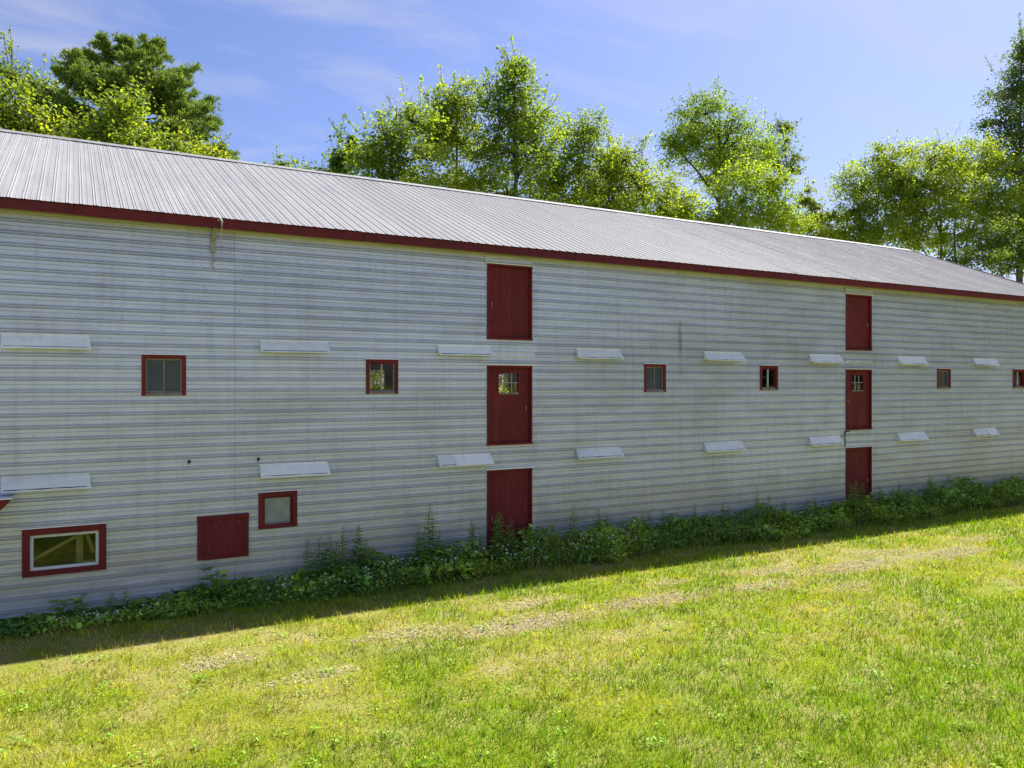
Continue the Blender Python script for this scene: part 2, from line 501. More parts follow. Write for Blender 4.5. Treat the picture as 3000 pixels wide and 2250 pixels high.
# nails along the flats of the siding
V = []; F = []
for k in range(34):
    z = PH + k*P + 0.055
    for x in np.arange(-3, X1 - 0.1, 0.61):
        xx = x + rnd.uniform(-.04, .04); zz = z + rnd.uniform(-.008, .008)
        if zz > ZW - .1 or any(h[0]-.06 < xx < h[1]+.06 and h[2]-.06 < zz < h[3]+.06 for h in HOLES): continue
        if rnd.random() < 0.12: continue
        b = len(V); r = 0.009
        V += [(xx-r, -0.013, zz), (xx, -0.013, zz-r), (xx+r, -0.013, zz), (xx, -0.013, zz+r), (xx, -0.032, zz)]
        F += [(b, b+1, b+4), (b+1, b+2, b+4), (b+2, b+3, b+4), (b+3, b, b+4)]
tag(link('nail_heads', np_mesh('nail_heads', V, F), wall, M['nail']), kind='stuff')

# inside shell: boarded back of the front wall, the other walls, floors
def wall_with_holes(x0, x1, y0, y1, z0, z1, holes):
    mb = MB()
    xs = sorted(set([x0, x1] + [h[i] for h in holes for i in (0, 1)])); zs = sorted(set([z0, z1] + [h[i] for h in holes for i in (2, 3)]))
    for i in range(len(xs)-1):
        for j in range(len(zs)-1):
            xc, zc = (xs[i]+xs[i+1])/2, (zs[j]+zs[j+1])/2
            if any(h[0] < xc < h[1] and h[2] < zc < h[3] for h in holes): continue
            mb.box(xs[i], xs[i+1], y0, y1, zs[j], zs[j+1])
    return mb
wall_with_holes(X0, X1, 0.03, 0.12, 0, ZW, HOLES).build('backing_boards', M['wood'], wall)
REAR = [(8.80, 9.45, 3.50, 4.14), (13.95, 14.75, 3.30, 4.02), (1.5, 2.1, 3.5, 4.1), (20.0, 20.6, 3.5, 4.1), (25, 25.6, 3.5, 4.1)]
wall_with_holes(X0, X1, YB - 0.12, YB, 0, ZW, REAR).build('rear_wall', M['wood'], barn)
for x in (X0 + 0.06, X1 - 0.10):
    mb = MB(); mb.prism([(0.125, 0), (YB - 0.125, 0), (YB - 0.125, ZW), (YR, ZR - 0.14), (0.125, ZW)], x, x + 0.06); mb.build('gable_wall', M['wall'], barn)
for z in (2.12, 4.33):
    MB().box(X0 + 0.15, X1 - 0.15, 0.13, YB - 0.13, z, z + 0.10).build('floor', M['wood'], barn)

# roof -------------------------------------------------------------
roof = empty('roof'); roof.parent = barn
mb = MB(); mb.prism([(YE + .04, ZE - 0.045), (YR, ZR - 0.045), (YR, ZR - 0.13), (YE + .04, ZE - 0.13)], X0 - .15, X1 + .15); mb.build('roof_deck', M['wood'], roof)
mb = MB(); mb.prism([(2*YR - YE - .04, ZE - 0.045), (YR, ZR - 0.045), (YR, ZR - 0.13), (2*YR - YE - .04, ZE - 0.13)], X0 - .15, X1 + .15); mb.build('roof_deck', M['wood'], roof)
RP = 0.1915; RN = 6
rrel = [(0, 0), (0.066, 0), (0.075, .0085), (0.083, .0085), (0.092, .001), (0.104, .001), (0.113, .0085), (0.121, .0085), (0.130, 0), (RP - .012, 0), (RP - .005, .006), (RP - .001, 0)]
def roof_mesh(seed, side, n=RN):
    xs = []; hs = []
    for k in range(n):
        for dx_, h in rrel: xs.append(k*RP + dx_); hs.append(h)
    xs.append(n*RP); hs.append(0)
    xs[-1] += 0.0; xs = np.array(xs); hs = np.array(hs)
    ts = np.linspace(0, 1, 13)
    XX, TT = np.meshgrid(xs, ts)
    HH = np.tile(hs, (len(ts), 1)) + (vnoise(XX + seed*13, TT*6, 0.55) - 0.5) * 0.005 + (vnoise(XX*0.2 + seed*7, TT*6, 0.5) - 0.5)*0.008
    XX = XX + (vnoise(XX*0.15 + seed*3, TT*6, 0.8) - 0.5) * 0.010
    y0 = YE - 0.045; ln = YR - y0
    Yv = y0 + TT*ln; Zv = ZE + (Yv - YE)*SL
    nrm = np.array([-SL, 1.0]); nrm /= np.linalg.norm(nrm)
    Yv = Yv + nrm[0]*HH; Zv = Zv + nrm[1]*HH
    if side: Yv = 2*YR - Yv
    V = np.stack([XX, Yv, Zv], -1).reshape(-1, 3); nx = len(xs)
    idx = np.arange(len(V)).reshape(len(ts), nx)
    F = np.stack([idx[:-1, :-1], idx[:-1, 1:], idx[1:, 1:], idx[1:, :-1]], -1).reshape(-1, 4)
    if side: F = F[:, ::-1]
    return np_mesh('roof_sheet', V, F)
rm = [roof_mesh(s, 0) for s in range(5)]; rmb = [roof_mesh(s, 1) for s in range(2)]
nsh = int(round((X1 - X0 + 0.5) / (RN*RP)))
start = -RN*RP*8 + 0.095 - 0.10       # a lap falls on X = 0
k = 0; x = start
while x < X1 + 0.15:
    if x + RN*RP <= X1 + 0.45:
        o = link('roof_sheet', rm[(k*3) % 5], roof, M['roof']); o.location = (x, 0, 0.0022*(k % 2)); o.rotation_euler = (0, 0, rnd.uniform(-.0007, .0007))
        o2 = link('roof_sheet', rmb[k % 2], roof, M['roof']); o2.location = (x, 0, 0.0022*(k % 2))
    x += RN*RP; k += 1
XR1 = start + RN*RP*int((X1 + 0.45 - start)//(RN*RP))
# ridge caps, lapped lengths
x = start; k = 0
while x < XR1 - 0.05:
    e = min(x + 3.05, XR1)
    mb = MB(); z = ZR + 0.030 + 0.003*(k % 2)
    w = 0.16
    mb.prism([(YR - w, z - w*SL - .012), (YR - w, z - w*SL), (YR - .02, z + .016), (YR + .02, z + .016), (YR + w, z - w*SL), (YR + w, z - w*SL - .012), (YR, z)], x, e + 0.04)
    mb.build('ridge_cap', M['roof'], roof); x = e; k += 1
# rake trims on the gable ends
for xx in (start - 0.03, XR1 - 0.01):
    for s in (0, 1):
        mb = MB()
        p = [(YE - .05, ZE - 0.16), (YE - .05, ZE + 0.03), (YR, ZR + 0.03), (YR, ZR - 0.16)]
        if s: p = [(2*YR - a, b) for a, b in p][::-1]
        mb.prism(p, xx, xx + 0.035); mb.build('rake_board', M['fascia'], roof)

# fascia boards and soffit
x = X0 - 0.1; k = 0
while x < X1 + 0.1:
    e = min(x + rnd.uniform(3.6, 4.9), X1 + 0.1)
    dzj = rnd.uniform(-0.006, 0.006)
    MB().box(x + 0.003, e - 0.003, YE - 0.012 + rnd.uniform(-.003, .003), YE + 0.028, ZE - 0.182 + dzj, ZE - 0.022).build('fascia_board', M['fascia'], barn, bevel=0.004)
    x = e; k += 1
MB().box(X0, X1, YE + 0.030, 0.028, ZE - 0.155, ZE - 0.135).build('soffit', M['soffit'], barn)
MB().box(X0, X1, -0.034, -0.002, ZW - 0.115, ZE - 0.157).build('frieze_board', M['soffit'], barn)

# doors --------------------------------------------------------------
def door(key, glazed=False, hinge='l', planks=7):
    x0, x1, z0, z1 = DOORS[key]
    root = MB().box(x0 + .03, x1 - .03, 0.055, 0.075, z0 + .02, z1 - .03).mesh('door') if not glazed else None
    gx0, gx1, gz0, gz1 = x0 + (x1-x0)*0.27, x0 + (x1-x0)*0.72, z1 - (z1-z0)*0.345, z1 - (z1-z0)*0.085
    if glazed:
        root = wall_with_holes(x0 + .03, x1 - .03, 0.055, 0.075, z0 + .02, z1 - .03, [(gx0, gx1, gz0, gz1)]).mesh('door')
    d = link('door', root, barn, M['red'])
    w = (x1 - x0 - .07) / planks
    for i in range(planks):
        a, b = x0 + .035 + i*w + .0015, x0 + .035 + (i+1)*w - .0015
        yy = 0.030 + rnd.uniform(-.002, .002)
        if glazed and b > gx0 and a < gx1:
            mb = wall_with_holes(a, b, yy, 0.054, z0 + .025, z1 - .035, [(max(a, gx0), min(b, gx1), gz0, gz1)])
        else:
            mb = MB().box(a, b, yy, 0.054, z0 + .025 + rnd.uniform(0, .008), z1 - .035)
        mb.build('plank', M['red'], d, bevel=0 if glazed else 0.002)
    fw = .045
    fy0, fy1 = -0.036, 0.05
    MB().box(x0 - .004, x0 + fw - .01, fy0, fy1, z0, z1).build('frame', M['redtrim'], d)
    MB().box(x1 - fw + .01, x1 + .004, fy0, fy1, z0, z1).build('frame', M['redtrim'], d)
    MB().box(x0 - .006, x1 + .006, fy0 - .003, fy1, z1 - .03, z1 + .012).build('frame', M['redtrim'], d)
    MB().box(x0 - .004, x1 + .004, fy0 - .02, fy1, z0 - .02, z0 + .022).build('door_sill', M['redtrim'], d)
    # galvanised drip flashing over the head
    MB().box(x0 - .05, x1 + .05, fy0 - .025, fy0 - .004, z1 + .013, z1 + .035).build('flashing', M['hood'], d)
    hx = x0 + .05 if hinge == 'l' else x1 - .05
    sg = 1 if hinge == 'l' else -1
    for hz in (z0 + (z1-z0)*0.13, z0 + (z1-z0)*0.80):
        mb = MB()
        mb.v += [(hx, .018, hz-.045), (hx + sg*.02, .018, hz-.045), (hx + sg*.24, .018, hz-.008), (hx + sg*.24, .018, hz+.008), (hx + sg*.02, .018, hz+.045), (hx, .018, hz+.045)]
        mb.v += [(a, .028, c) for a, b_, c in mb.v]
        mb.f += [(0, 1, 2, 3, 4, 5), (11, 10, 9, 8, 7, 6)] + [(i, (i+1) % 6 + 6 - 6, (i+1) % 6 + 6, i+6) for i in range(6)]
        mb.build('hinge', M['redtrim'], d)
        MB().tube([(hx, .014, hz - .05), (hx, .014, hz + .05)], [.011, .011], 6).build('hinge_pin', M['dark'], d)
    lx = x1 - .12 if hinge == 'l' else x0 + .12
    MB().box(lx - .012, lx + .012, 0.0, .029, z0 + (z1-z0)*.42, z0 + (z1-z0)*.42 + .11).build('pull_handle', M['bare'], d, bevel=.004)
    if glazed:
        t = .03
        for r in ((gx0 - t, gx0 + .006, gz0 - t, gz1 + t), (gx1 - .006, gx1 + t, gz0 - t, gz1 + t)):
            MB().box(r[0], r[1], .016, .046, r[2], r[3]).build('glazing_bead', M['redtrim'], d)
        MB().box(gx0 + .006, gx1 - .006, .017, .046, gz1 - .006, gz1 + t).build('glazing_bead', M['redtrim'], d)
        MB().box(gx0 + .006, gx1 - .006, .013, .046, gz0 - t, gz0 + .006).build('glazing_bead', M['bare'], d)
        for i in (1, 2):
            xx = gx0 + (gx1-gx0)*i/3
            MB().box(xx - .007, xx + .007, .034, .06, gz0 + .006, gz1 - .006).build('muntin', M['pale'], d)
        zz = (gz0+gz1)/2
        for i in range(3):
            a = gx0 + (gx1-gx0)*i/3 + (.007 if i else .006); b = gx0 + (gx1-gx0)*(i+1)/3 - (.007 if i < 2 else .006)
            MB().box(a, b, .035, .06, zz - .007, zz + .007).build('muntin', M['pale'], d)
            for (c0, c1) in ((gz0 + .006, zz - .007), (zz + .007, gz1 - .006)):
                MB().box(a, b, .045, .049, c0, c1).build('pane', M['glass'], d)
    return d
door('LU', hinge='r'); door('LM', True, 'l'); door('LL', hinge='r')
door('RU', hinge='l'); door('RM', True, 'r'); door('RL', hinge='l')

# windows ------------------------------------------------------------
def window(key, style):
    x0, x1, z0, z1 = WINS[key]
    cy = -0.04
    fw = {'big': .095, 'small': .075}.get(key, .05)
    red = M['redtrim']
    w = MB().box(x0 - .01, x0 + fw, cy, .07, z0 - .01, z1 + .01).build('window', red, barn, bevel=.004)
    MB().box(x1 - fw, x1 + .01, cy, .07, z0 - .01, z1 + .01).build('casing', red, w, bevel=.004)
    MB().box(x0 + fw, x1 - fw, cy + .002, .07, z1 - fw, z1 + .01).build('casing', red, w, bevel=.004)
    MB().box(x0 + fw, x1 - fw, cy - .004, .07, z0 - .01, z0 + fw*0.8).build('sill', red if key in ('big', 'small') else M['bare'], w, bevel=.004)
    MB().box(x0 - .02, x1 + .02, cy - .018, cy - .002, z1 + .011, z1 + .026).build('flashing', M['hood'], w)
    a0, a1, b0, b1 = x0 + fw, x1 - fw, z0 + fw*.8, z1 - fw
    sash = M['white'] if style == 'white' else (M['bare'] if style in ('grey', 'bare') else red)
    s = .03 if style != 'white' else .045
    MB().box(a0, a0 + s, .0, .05, b0, b1).build('sash', sash, w); MB().box(a1 - s, a1, .0, .05, b0, b1).build('sash', sash, w)
    MB().box(a0 + s, a1 - s, .001, .05, b1 - s, b1).build('sash', sash if style != 'bare' else red, w)
    MB().box(a0 + s, a1 - s, .001, .05, b0, b0 + s).build('sash', M['bare'] if style != 'white' else sash, w)
    a0 += s; a1 -= s; b0 += s; b1 -= s
    pm = M['dusty'] if style == 'grey' else (M['paledust'] if style == 'pale' else M['glass'])
    if style in ('grey', 'bare', 'mull'):
        xm = (a0 + a1)/2
        MB().box(xm - .012, xm + .012, .005, .045, b0, b1).build('muntin', M['white'] if style == 'mull' else M['pale'] if style == 'bare' else M['bare'], w)
        MB().box(a0, xm - .012, .022, .027, b0, b1).build('pane', pm, w); MB().box(xm + .012, a1, .022, .027, b0, b1).build('pane', pm, w)
    else:
        MB().box(a0, a1, .022, .027, b0, b1).build('pane', pm, w)
    return w
window('w1', 'grey'); window('w2', 'bare'); window('w3', 'grey'); window('w4', 'mull'); window('w5', 'grey'); window('w6', 'mull')
wb = window('big', 'white'); window('small', 'pale')
# plywood partition and timbers seen inside the big low window
MB().box(-1.6, 1.6, 1.10, 1.13, 0.1, 2.08).build('partition', M['wood'], barn)
mb = MB(); mb.bar((-0.62, 0.38, 0.86), (0.02, 0.38, 1.20), .035, .05); mb.build('brace', M['plywood'], barn)
MB().box(0.02, 0.12, .40, .50, .1, 2.08).build('stud', M['plywood'], barn)
mb = MB(); mb.bar((0.12, .42, 1.40), (0.27, .42, 0.90), .03, .05); mb.build('brace', M['plywood'], barn)
MB().box(.12, .30, .13, .22, .78, .83).build('loose_block', M['plywood'], barn)

# boarded red hatch
hx0, hx1, hz0, hz1 = 1.814, 2.646, 0.69, 1.415
h = MB().box(hx0 + .07, hx1 - .07, -.045, -.012, hz0 + .06, hz1 - .06).build('hatch', M['redtrim'], barn)
for r in ((hx0, hx0 + .085, hz0, hz1 - .07), (hx1 - .085, hx1, hz0 + .07, hz1 - .07)):
    MB().box(r[0], r[1], -.058, -.012, r[2], r[3]).build('batten', M['red'], h, bevel=.004)
MB().box(hx0 - .006, hx1 + .008, -.062, -.012, hz1 - .068, hz1 + .012).build('batten', M['red'], h, bevel=.004)
MB().box(hx0 + .087, hx1, -.06, -.012, hz0 - .01, hz0 + .068).build('batten', M['red'], h, bevel=.004)

# ventilation hoods --------------------------------------------------
HOODS_U = [(-.974, .198), (2.834, 4.037), (6.232, 7.393), (9.502, 10.674), (13.182, 14.41), (16.845, 18.044), (20.512, 21.73), (24.184, 25.38)]
def hood(x0, x1, zt, split):
    tilt = rnd.uniform(-.008, .008); o_ = rnd.uniform(.125, .155); hh = rnd.uniform(.205, .235)
    pts = [(-.022, zt), (-.030, zt - .035), (-.022 - o_*.75, zt - hh*.75), (-.022 - o_, zt - hh), (-.012 - o_, zt - hh - .004)]
    top = None
    pieces = [(x0, x1, 0.0)] if not split else [(x0, x0 + (x1-x0)*split, 0.0), (x0 + (x1-x0)*split - .03, x1, .007)]
    for a, b, lift in pieces:
        xs = np.linspace(a, b, 7); V = []; F = []
        for j, (y, z) in enumerate(pts):
            for i, xx in enumerate(xs):
                V.append((xx + .012*j*(1 if i == 6 else 0), y - lift*j/3 + (rnd.uniform(-.003, .003) if j > 1 else 0), z + tilt*(xx - x0) + (rnd.uniform(-.003, .003) if j > 1 else 0)))
        for j in range(4):
            for i in range(6):
                q = j*7 + i; F.append((q, q+1, q+8, q+7))
        me = np_mesh('vent_hood', V, F)
        ob = link('vent_hood' if top is None else 'hood_sheet', me, barn if top is None else top, M['hood'])
        m = ob.modifiers.new('s', 'SOLIDIFY'); m.thickness = .004; m.offset = -1
        top = top or ob
    for xx in (x0 + .012, x1 - .02):
        mb = MB(); mb.prism([(-.014, zt - .02), (-.022 - o_*.7, zt - hh*.78), (-.014 - o_*.85, zt - hh + .012), (-.014, zt - hh + .012)], xx, xx + .006)
        mb.build('hood_cheek', M['hood'], top)
    mb = MB(); mb.bar((x0 + .03, -.03 - o_*.75, zt - hh + .018 + 0), (x1 - .03, -.03 - o_*.75, zt - hh + .018 + tilt), .03, .03); mb.build('hood_shade_rail', M['dark'], top)  # rail coloured dark to stand in for the shaded gap under the hood
for i, (a, b) in enumerate(HOODS_U):
    hood(a, b, 4.452, .62 if i == 7 else 0)
    hood(a, b + (.02 if i > 5 else 0), 2.268, {2: .33, 6: .7, 7: .62}.get(i, 0))

# flat patch sheets between the doors
for (a, b, z0, z1) in ((7.42, 8.46, 4.22, 4.33), (18.25, 19.42, 4.22, 4.32), (18.25, 19.43, 2.30, 2.37), (7.28, 8.42, 6.17, 6.30), (18.26, 19.4, 6.15, 6.28)):
    xs = np.linspace(a, b, 5); zs = np.linspace(z0, z1, 4)
    V = [(xx, -.031 - rnd.uniform(0, .006), zz) for zz in zs for xx in xs]
    F = [(j*5 + i, j*5 + i + 1, j*5 + i + 6, j*5 + i + 5) for j in range(3) for i in range(4)]
    link('patch_sheet', np_mesh('patch_sheet', V, F), wall, M['wall'])

# hook, rope, insulators, pipe ----------------------------------------
mb = MB(); hx = 2.09
mb.bar((hx - .03, -.045, 5.92), (hx - .03, -.045, 6.20), .075, .05, (0, 1, 0))
hk = mb.build('hoist_hook', M['steel'], barn, bevel=.005)
MB().tube([(hx - .03, -.06, 6.12), (hx - .02, -.10, 6.28), (hx + .01, -.25, 6.41), (hx + .035, -.36, 6.44), (hx + .06, -.38, 6.40), (hx + .062, -.38, 6.31)], [.03, .032, .028, .022, .018, .014], 7).build('hook_arm', M['steel'], hk, smooth=True)
MB().tube([(hx + .062, -.38, 6.33), (hx + .06, -.34, 6.15), (hx + .05, -.28, 6.0)], [.007]*3, 5).build('rope', M['pale'], hk)
MB().tube([(hx - .02, -.06, 5.92), (hx - .03, -.07, 5.84), (hx + .03, -.08, 5.78), (hx - .06, -.09, 5.74), (hx - .04, -.09, 5.66), (hx + .01, -.09, 5.60)], [.012, .012, .010, .012, .012, .006], 5).build('wire', M['steel'], hk)
for xx, zz in ((1.682, 2.372), (2.812, 2.36)):
    mb = MB(); mb.tube([(xx, -.01, zz), (xx, -.05, zz), (xx, -.055, zz), (xx, -.085, zz), (xx, -.095, zz - .004)], [.012, .012, .027, .024, .010], 8)
    mb.tube([(xx - .02, -.07, zz - .01), (xx, -.075, zz - .055)], [.014, .006], 6)
    mb.build('wire_insulator', M['dark'], barn, smooth=True)
MB().tube([(18.40, -.05, 2.37), (18.30, -.06, 2.375), (18.235, -.06, 2.36), (18.22, -.06, 2.30), (18.22, -.06, 2.02), (18.225, -.04, 1.97)], [.016]*6, 6).build('drain_pipe', M['dark'], barn, smooth=True)

# small red entry hood just inside the left edge of the view
eh = MB()
tz = [(-.84, 1.955), (-.86, 1.90), (-1.32, 1.45), (-1.80, 1.45), (-2.26, 1.90), (-2.28, 1.955)]
n_ = len(tz)
for y in (-.36, -.02): eh.v += [(a, y, b) for a, b in tz]
eh.f += [tuple(range(n_))[::-1], tuple(range(n_, 2*n_))] + [(i, (i+1) % n_, n_ + (i+1) % n_, n_ + i) for i in range(n_)]
eh = eh.build('entry_hood', M['redtrim'], barn)
MB().box(-2.31, -.81, -.39, -.035, 1.957, 1.975).build('hood_sheet', M['hood'], eh)
ed = MB().box(-2.1, -1.1, -.045, -.036, .05, 1.42).build('door', M['red'], barn)
MB().box(-1.22, -1.18, -.07, -.045, .85, .98).build('pull_handle', M['dark'], ed)

# ------------------------------------------------------------------ trees
def leaf_quads(C, size, ratio, up, outdir=None, rs=rng):
    """rhombic leaves at C (n,3); returns V (4n,3)"""
    n = len(C)
    nrm = rs.normal(size=(n, 3)); nrm /= np.linalg.norm(nrm, axis=1)[:, None]
    nrm[:, 2] = np.abs(nrm[:, 2]) + up
    if outdir is not None: nrm += outdir*0.5
    nrm /= np.linalg.norm(nrm, axis=1)[:, None]
    t = rs.normal(size=(n, 3)); t -= (t*nrm).sum(1)[:, None]*nrm; t /= np.linalg.norm(t, axis=1)[:, None]
    t[:, 2] -= 0.35; t /= np.linalg.norm(t, axis=1)[:, None]
    b = np.cross(nrm, t)
    s = np.asarray(size).reshape(-1, 1) if np.ndim(size) else np.full((n, 1), size)
    fold = nrm * s * 0.10
    V = np.stack([C - t*s*.5, C + b*s*ratio*.5 + fold, C + t*s*.5, C - b*s*ratio*.5 + fold], 1)
    return V.reshape(-1, 3)

def leaf_cols(n, base, var, rs=rng, yellow=0.0):
    v = 1 + rs.normal(size=(n, 1))*var
    c = np.clip(np.array(base)[None, :]*np.array([1.9, 1.85, 2.0])*np.clip(v, .35, 1.9), .004, 1)
    y = rs.random((n, 1)) < yellow
    c = np.where(y, c*np.array([1.7, 1.35, 0.9]), c)
    return np.repeat(c, 4, axis=0)

def tree(name, label, px, Y, blobs, base=(.085, .135, .016), lsize=.135, dens=1.0, clump=.42, sprigs=6, cat='tree', group=None,
         trunk_r=.2, trunks=1, bark='bark', seed=0, yellow=.03, spread=.8):
    rs = np.random.default_rng(1000 + seed); rr = random.Random(seed)
    b0, _ = at(px, 827, Y); base_pt = Vector((b0.x, Y, 0))
    root = tag(empty(name, base_pt), label, cat, group)
    B = []
    for (bx, by, rx, ry, *dy_) in blobs:
        Yb = Y + (dy_[0] if dy_ else 0)
        c, z = at(bx, by, Yb)
        B.append((np.array(c - base_pt), 1.17*rx*z/FPX, 1.06*ry*z/FPX))
    C = []; O = []; tips = []
    mb = MB()
    top = max(b[0][2] + b[2]*.55 for b in B)
    cen = np.mean([b[0] for b in B], axis=0)
    stems = []
    for s in range(trunks):
        ang = rr.uniform(0, 6.28); off = 0.0 if trunks == 1 else rr.uniform(.2, .6)
        p0 = Vector((math.cos(ang)*off, math.sin(ang)*off, -.1))
        tg = B[s % len(B)][0] if trunks > 1 else cen
        pts = [p0]; rad = [trunk_r*1.25]
        tp = Vector((tg[0]*.8, tg[1]*.8, top if trunks == 1 else tg[2] + B[s % len(B)][2]*.5))
        for i in range(1, 8):
            t = i/7
            pts.append(p0.lerp(tp, t) + Vector((rr.uniform(-.15, .15), rr.uniform(-.15, .15), 0))); rad.append(trunk_r*(1 - t*.9))
        mb.tube(pts, rad, 7); stems.append(pts)
    for (c, rx, rz) in B:
        n_cl = max(6, int(dens * 17.5 * rx * rz + 7))
        d = rs.normal(size=(n_cl, 3)); d /= np.linalg.norm(d, axis=1)[:, None]
        r = rs.random(n_cl)**.42
        lump = .78 + .44*rs.random(n_cl)
        cl = c + d * r[:, None] * lump[:, None] * np.array([rx, rx, rz])
        # limb from the nearest stem point up into this part of the crown
        st = min((p for ps in stems for p in ps[1:]), key=lambda p: (Vector(c) - p).length + (2.0 if p.z > c[2] else 0))
        cv = Vector(c)
        midp = st.lerp(cv, .5) + Vector((rr.uniform(-.2, .2), rr.uniform(-.2, .2), rr.uniform(-.1, .3)))
        mb.tube([st, midp, cv], [trunk_r*.42, trunk_r*.28, trunk_r*.16], 5)
        for i in range(min(n_cl, 16)):
            q = Vector(cl[i]); m2 = cv.lerp(q, .55) + Vector((0, 0, rr.uniform(-.1, .25)))
            mb.tube([cv, m2, q], [trunk_r*.13, trunk_r*.08, trunk_r*.03], 4)
        k = rs.integers(48, 92, n_cl)
        tot = int(k.sum())
        cc = np.repeat(cl, k, axis=0); dd = np.repeat(d, k, axis=0)
        csz = np.repeat(clump*(.6 + .8*rs.random(n_cl)), k)
        pos = cc + rs.normal(size=(tot, 3)) * csz[:, None] * np.array([.62, .62, .40])
        C.append(pos); O.append(dd)
        for i in range(sprigs):
            a = rr.uniform(-1.3, 1.3); e = rr.uniform(.15, 1.3); a2 = rr.uniform(0, 6.28)
            dr = Vector((math.cos(a2)*math.cos(e), math.sin(a2)*math.cos(e), math.sin(e)))
            p0 = cv + Vector((dr.x*rx, dr.y*rx, dr.z*rz))*.88
            dr = (dr + Vector((0, 0, .9))).normalized(); ln = rr.uniform(.5, 1.5)*spread
            p1 = p0 + dr*ln
            mb.tube([cv.lerp(p0, .6), p0, p1], [trunk_r*.08, trunk_r*.05, .008], 4)
            m = int(10 + ln*14)
            t = rs.random(m)
            pos = np.array(p0) + np.outer(t, np.array(dr)*ln) + rs.normal(size=(m, 3))*.13*(1.25 - t[:, None])
            C.append(pos); O.append(np.tile(np.array(dr), (m, 1)))
    C = np.concatenate(C); O = np.concatenate(O); n = len(C)
    sz = lsize*(.65 + .7*rs.random(n))
    V = leaf_quads(C, sz, .68, .35, O, rs)
    # clumps differ a little in hue
    hue = vnoise(C[:, 0]*1.0 + seed*5, C[:, 2] + C[:, 1]*.6, 1.3)
    col = leaf_cols(n, base, .22, rs, yellow) * np.repeat(np.stack([.62 + .86*hue, .70 + .64*hue, .9 + .2*hue], 1), 4, axis=0)
    F = np.arange(4*n).reshape(-1, 4)
    link('crown', np_mesh('crown', V, F, col), root, M['leaf'])
    mb.build('trunk', M[bark], root, smooth=True)
    return root

def pine(name, label, px, Y, ytop, seed, width_px, base=(.095, .150, .028), bottom=.30):
    rs = np.random.default_rng(seed); rr = random.Random(seed)
    tip, z = at(px, ytop, Y); Hh = tip.z; bp = Vector((tip.x, Y, 0))
    root = tag(empty(name, bp), label, 'tree')
    mb = MB(); mb.tube([(0, 0, -.1), (.05, 0, Hh*.35), (-.06, .05, Hh*.65), (.03, 0, Hh*.9), (0, 0, Hh*.985)], [.34, .27, .18, .07, .02], 9)
    Wm = width_px*z/FPX
    C = []; D_ = []
    lev = bottom
    nb = 0
    while lev < .972:
        t = (lev - bottom)/(1 - bottom)
        below = (1 - lev)*Hh*FPX/z
        ln_max = float(np.interp(below, [0, 15, 35, 100, 200, 290, 500], [8, 30, 62, 118, 178, 222, 235]))*z/FPX
        for b in range(rr.randint(9, 12)):
            az = rr.uniform(0, 6.283); ln = ln_max*rr.choice([.75, .85, .95, 1.0, 1.05])*rr.uniform(.88, 1.08)
            rise = rr.uniform(-.03, .05) + .10*t
            p0 = Vector((0, 0, Hh*lev + rr.uniform(-.1, .1)))
            pts = [p0]
            for i in range(1, 6):
                s = i/5
                pts.append(p0 + Vector((math.cos(az + .1*math.sin(s*3+nb)), math.sin(az + .1*math.sin(s*3+nb)), 0))*(ln*s) + Vector((0, 0, ln*(rise*s + .16*s*s - .10*math.sin(s*3.14)))))
            mb.tube(pts, [.075*(1-t*.6), .06*(1-t*.6), .045, .032, .02, .008], 5)
            # branchlets carrying upswept needle tufts, flattened into plates
            nbl = int(10 + ln*8)
            for q in range(nbl):
                s = .22 + .78*(rr.random()**.75)
                f_ = s*5; i = min(4, int(f_)); p = pts[i].lerp(pts[i+1], f_ - i)
                side = rr.choice([-1, 1]); a2 = az + side*rr.uniform(.3, 1.1)
                bl = rr.uniform(.35, .95)*(1.15 - .5*s)*min(1, ln/2.2)
                d = Vector((math.cos(a2), math.sin(a2), rr.uniform(-.03, .20)))
                e = p + d*bl
                mb.tube([p, e], [.014, .006], 3)
                m = int(5 + bl*9)
                for w in range(m):
                    u = rr.uniform(.2, 1.0)
                    C.append(p + d*(bl*u) + Vector((rr.gauss(0, .07), rr.gauss(0, .07), rr.gauss(.03, .05)))); D_.append(d)
            nb += 1
        lev += rr.uniform(.030, .040)
    for w in range(60):
        C.append(Vector((rr.gauss(0, .18), rr.gauss(0, .18), Hh*rr.uniform(.93, 1.0)))); D_.append(Vector((0, 0, 1)))
    C = np.array([tuple(c) for c in C]); D_ = np.array([tuple(c) for c in D_])
    K = 9
    Cn = np.repeat(C, K, axis=0); Dn = np.repeat(D_, K, axis=0); n = len(Cn)
    d = rs.normal(size=(n, 3))*.75 + Dn*.8; d[:, 2] += .5; d /= np.linalg.norm(d, axis=1)[:, None]
    ln = (.13 + .12*rs.random((n, 1)))
    sd = np.cross(d, rs.normal(size=(n, 3))); sd /= np.linalg.norm(sd, axis=1)[:, None]
    w = .020
    V = np.stack([Cn - sd*w*.4, Cn + d*ln*.55 - sd*w, Cn + d*ln, Cn + d*ln*.55 + sd*w], 1).reshape(-1, 3)
    col = leaf_cols(n, base, .25, rs, .10)
    link('crown', np_mesh('crown', V, np.arange(4*n).reshape(-1, 4), col), root, M['needle'])
    mb.build('trunk', M['bark'], root, smooth=True)
    return root

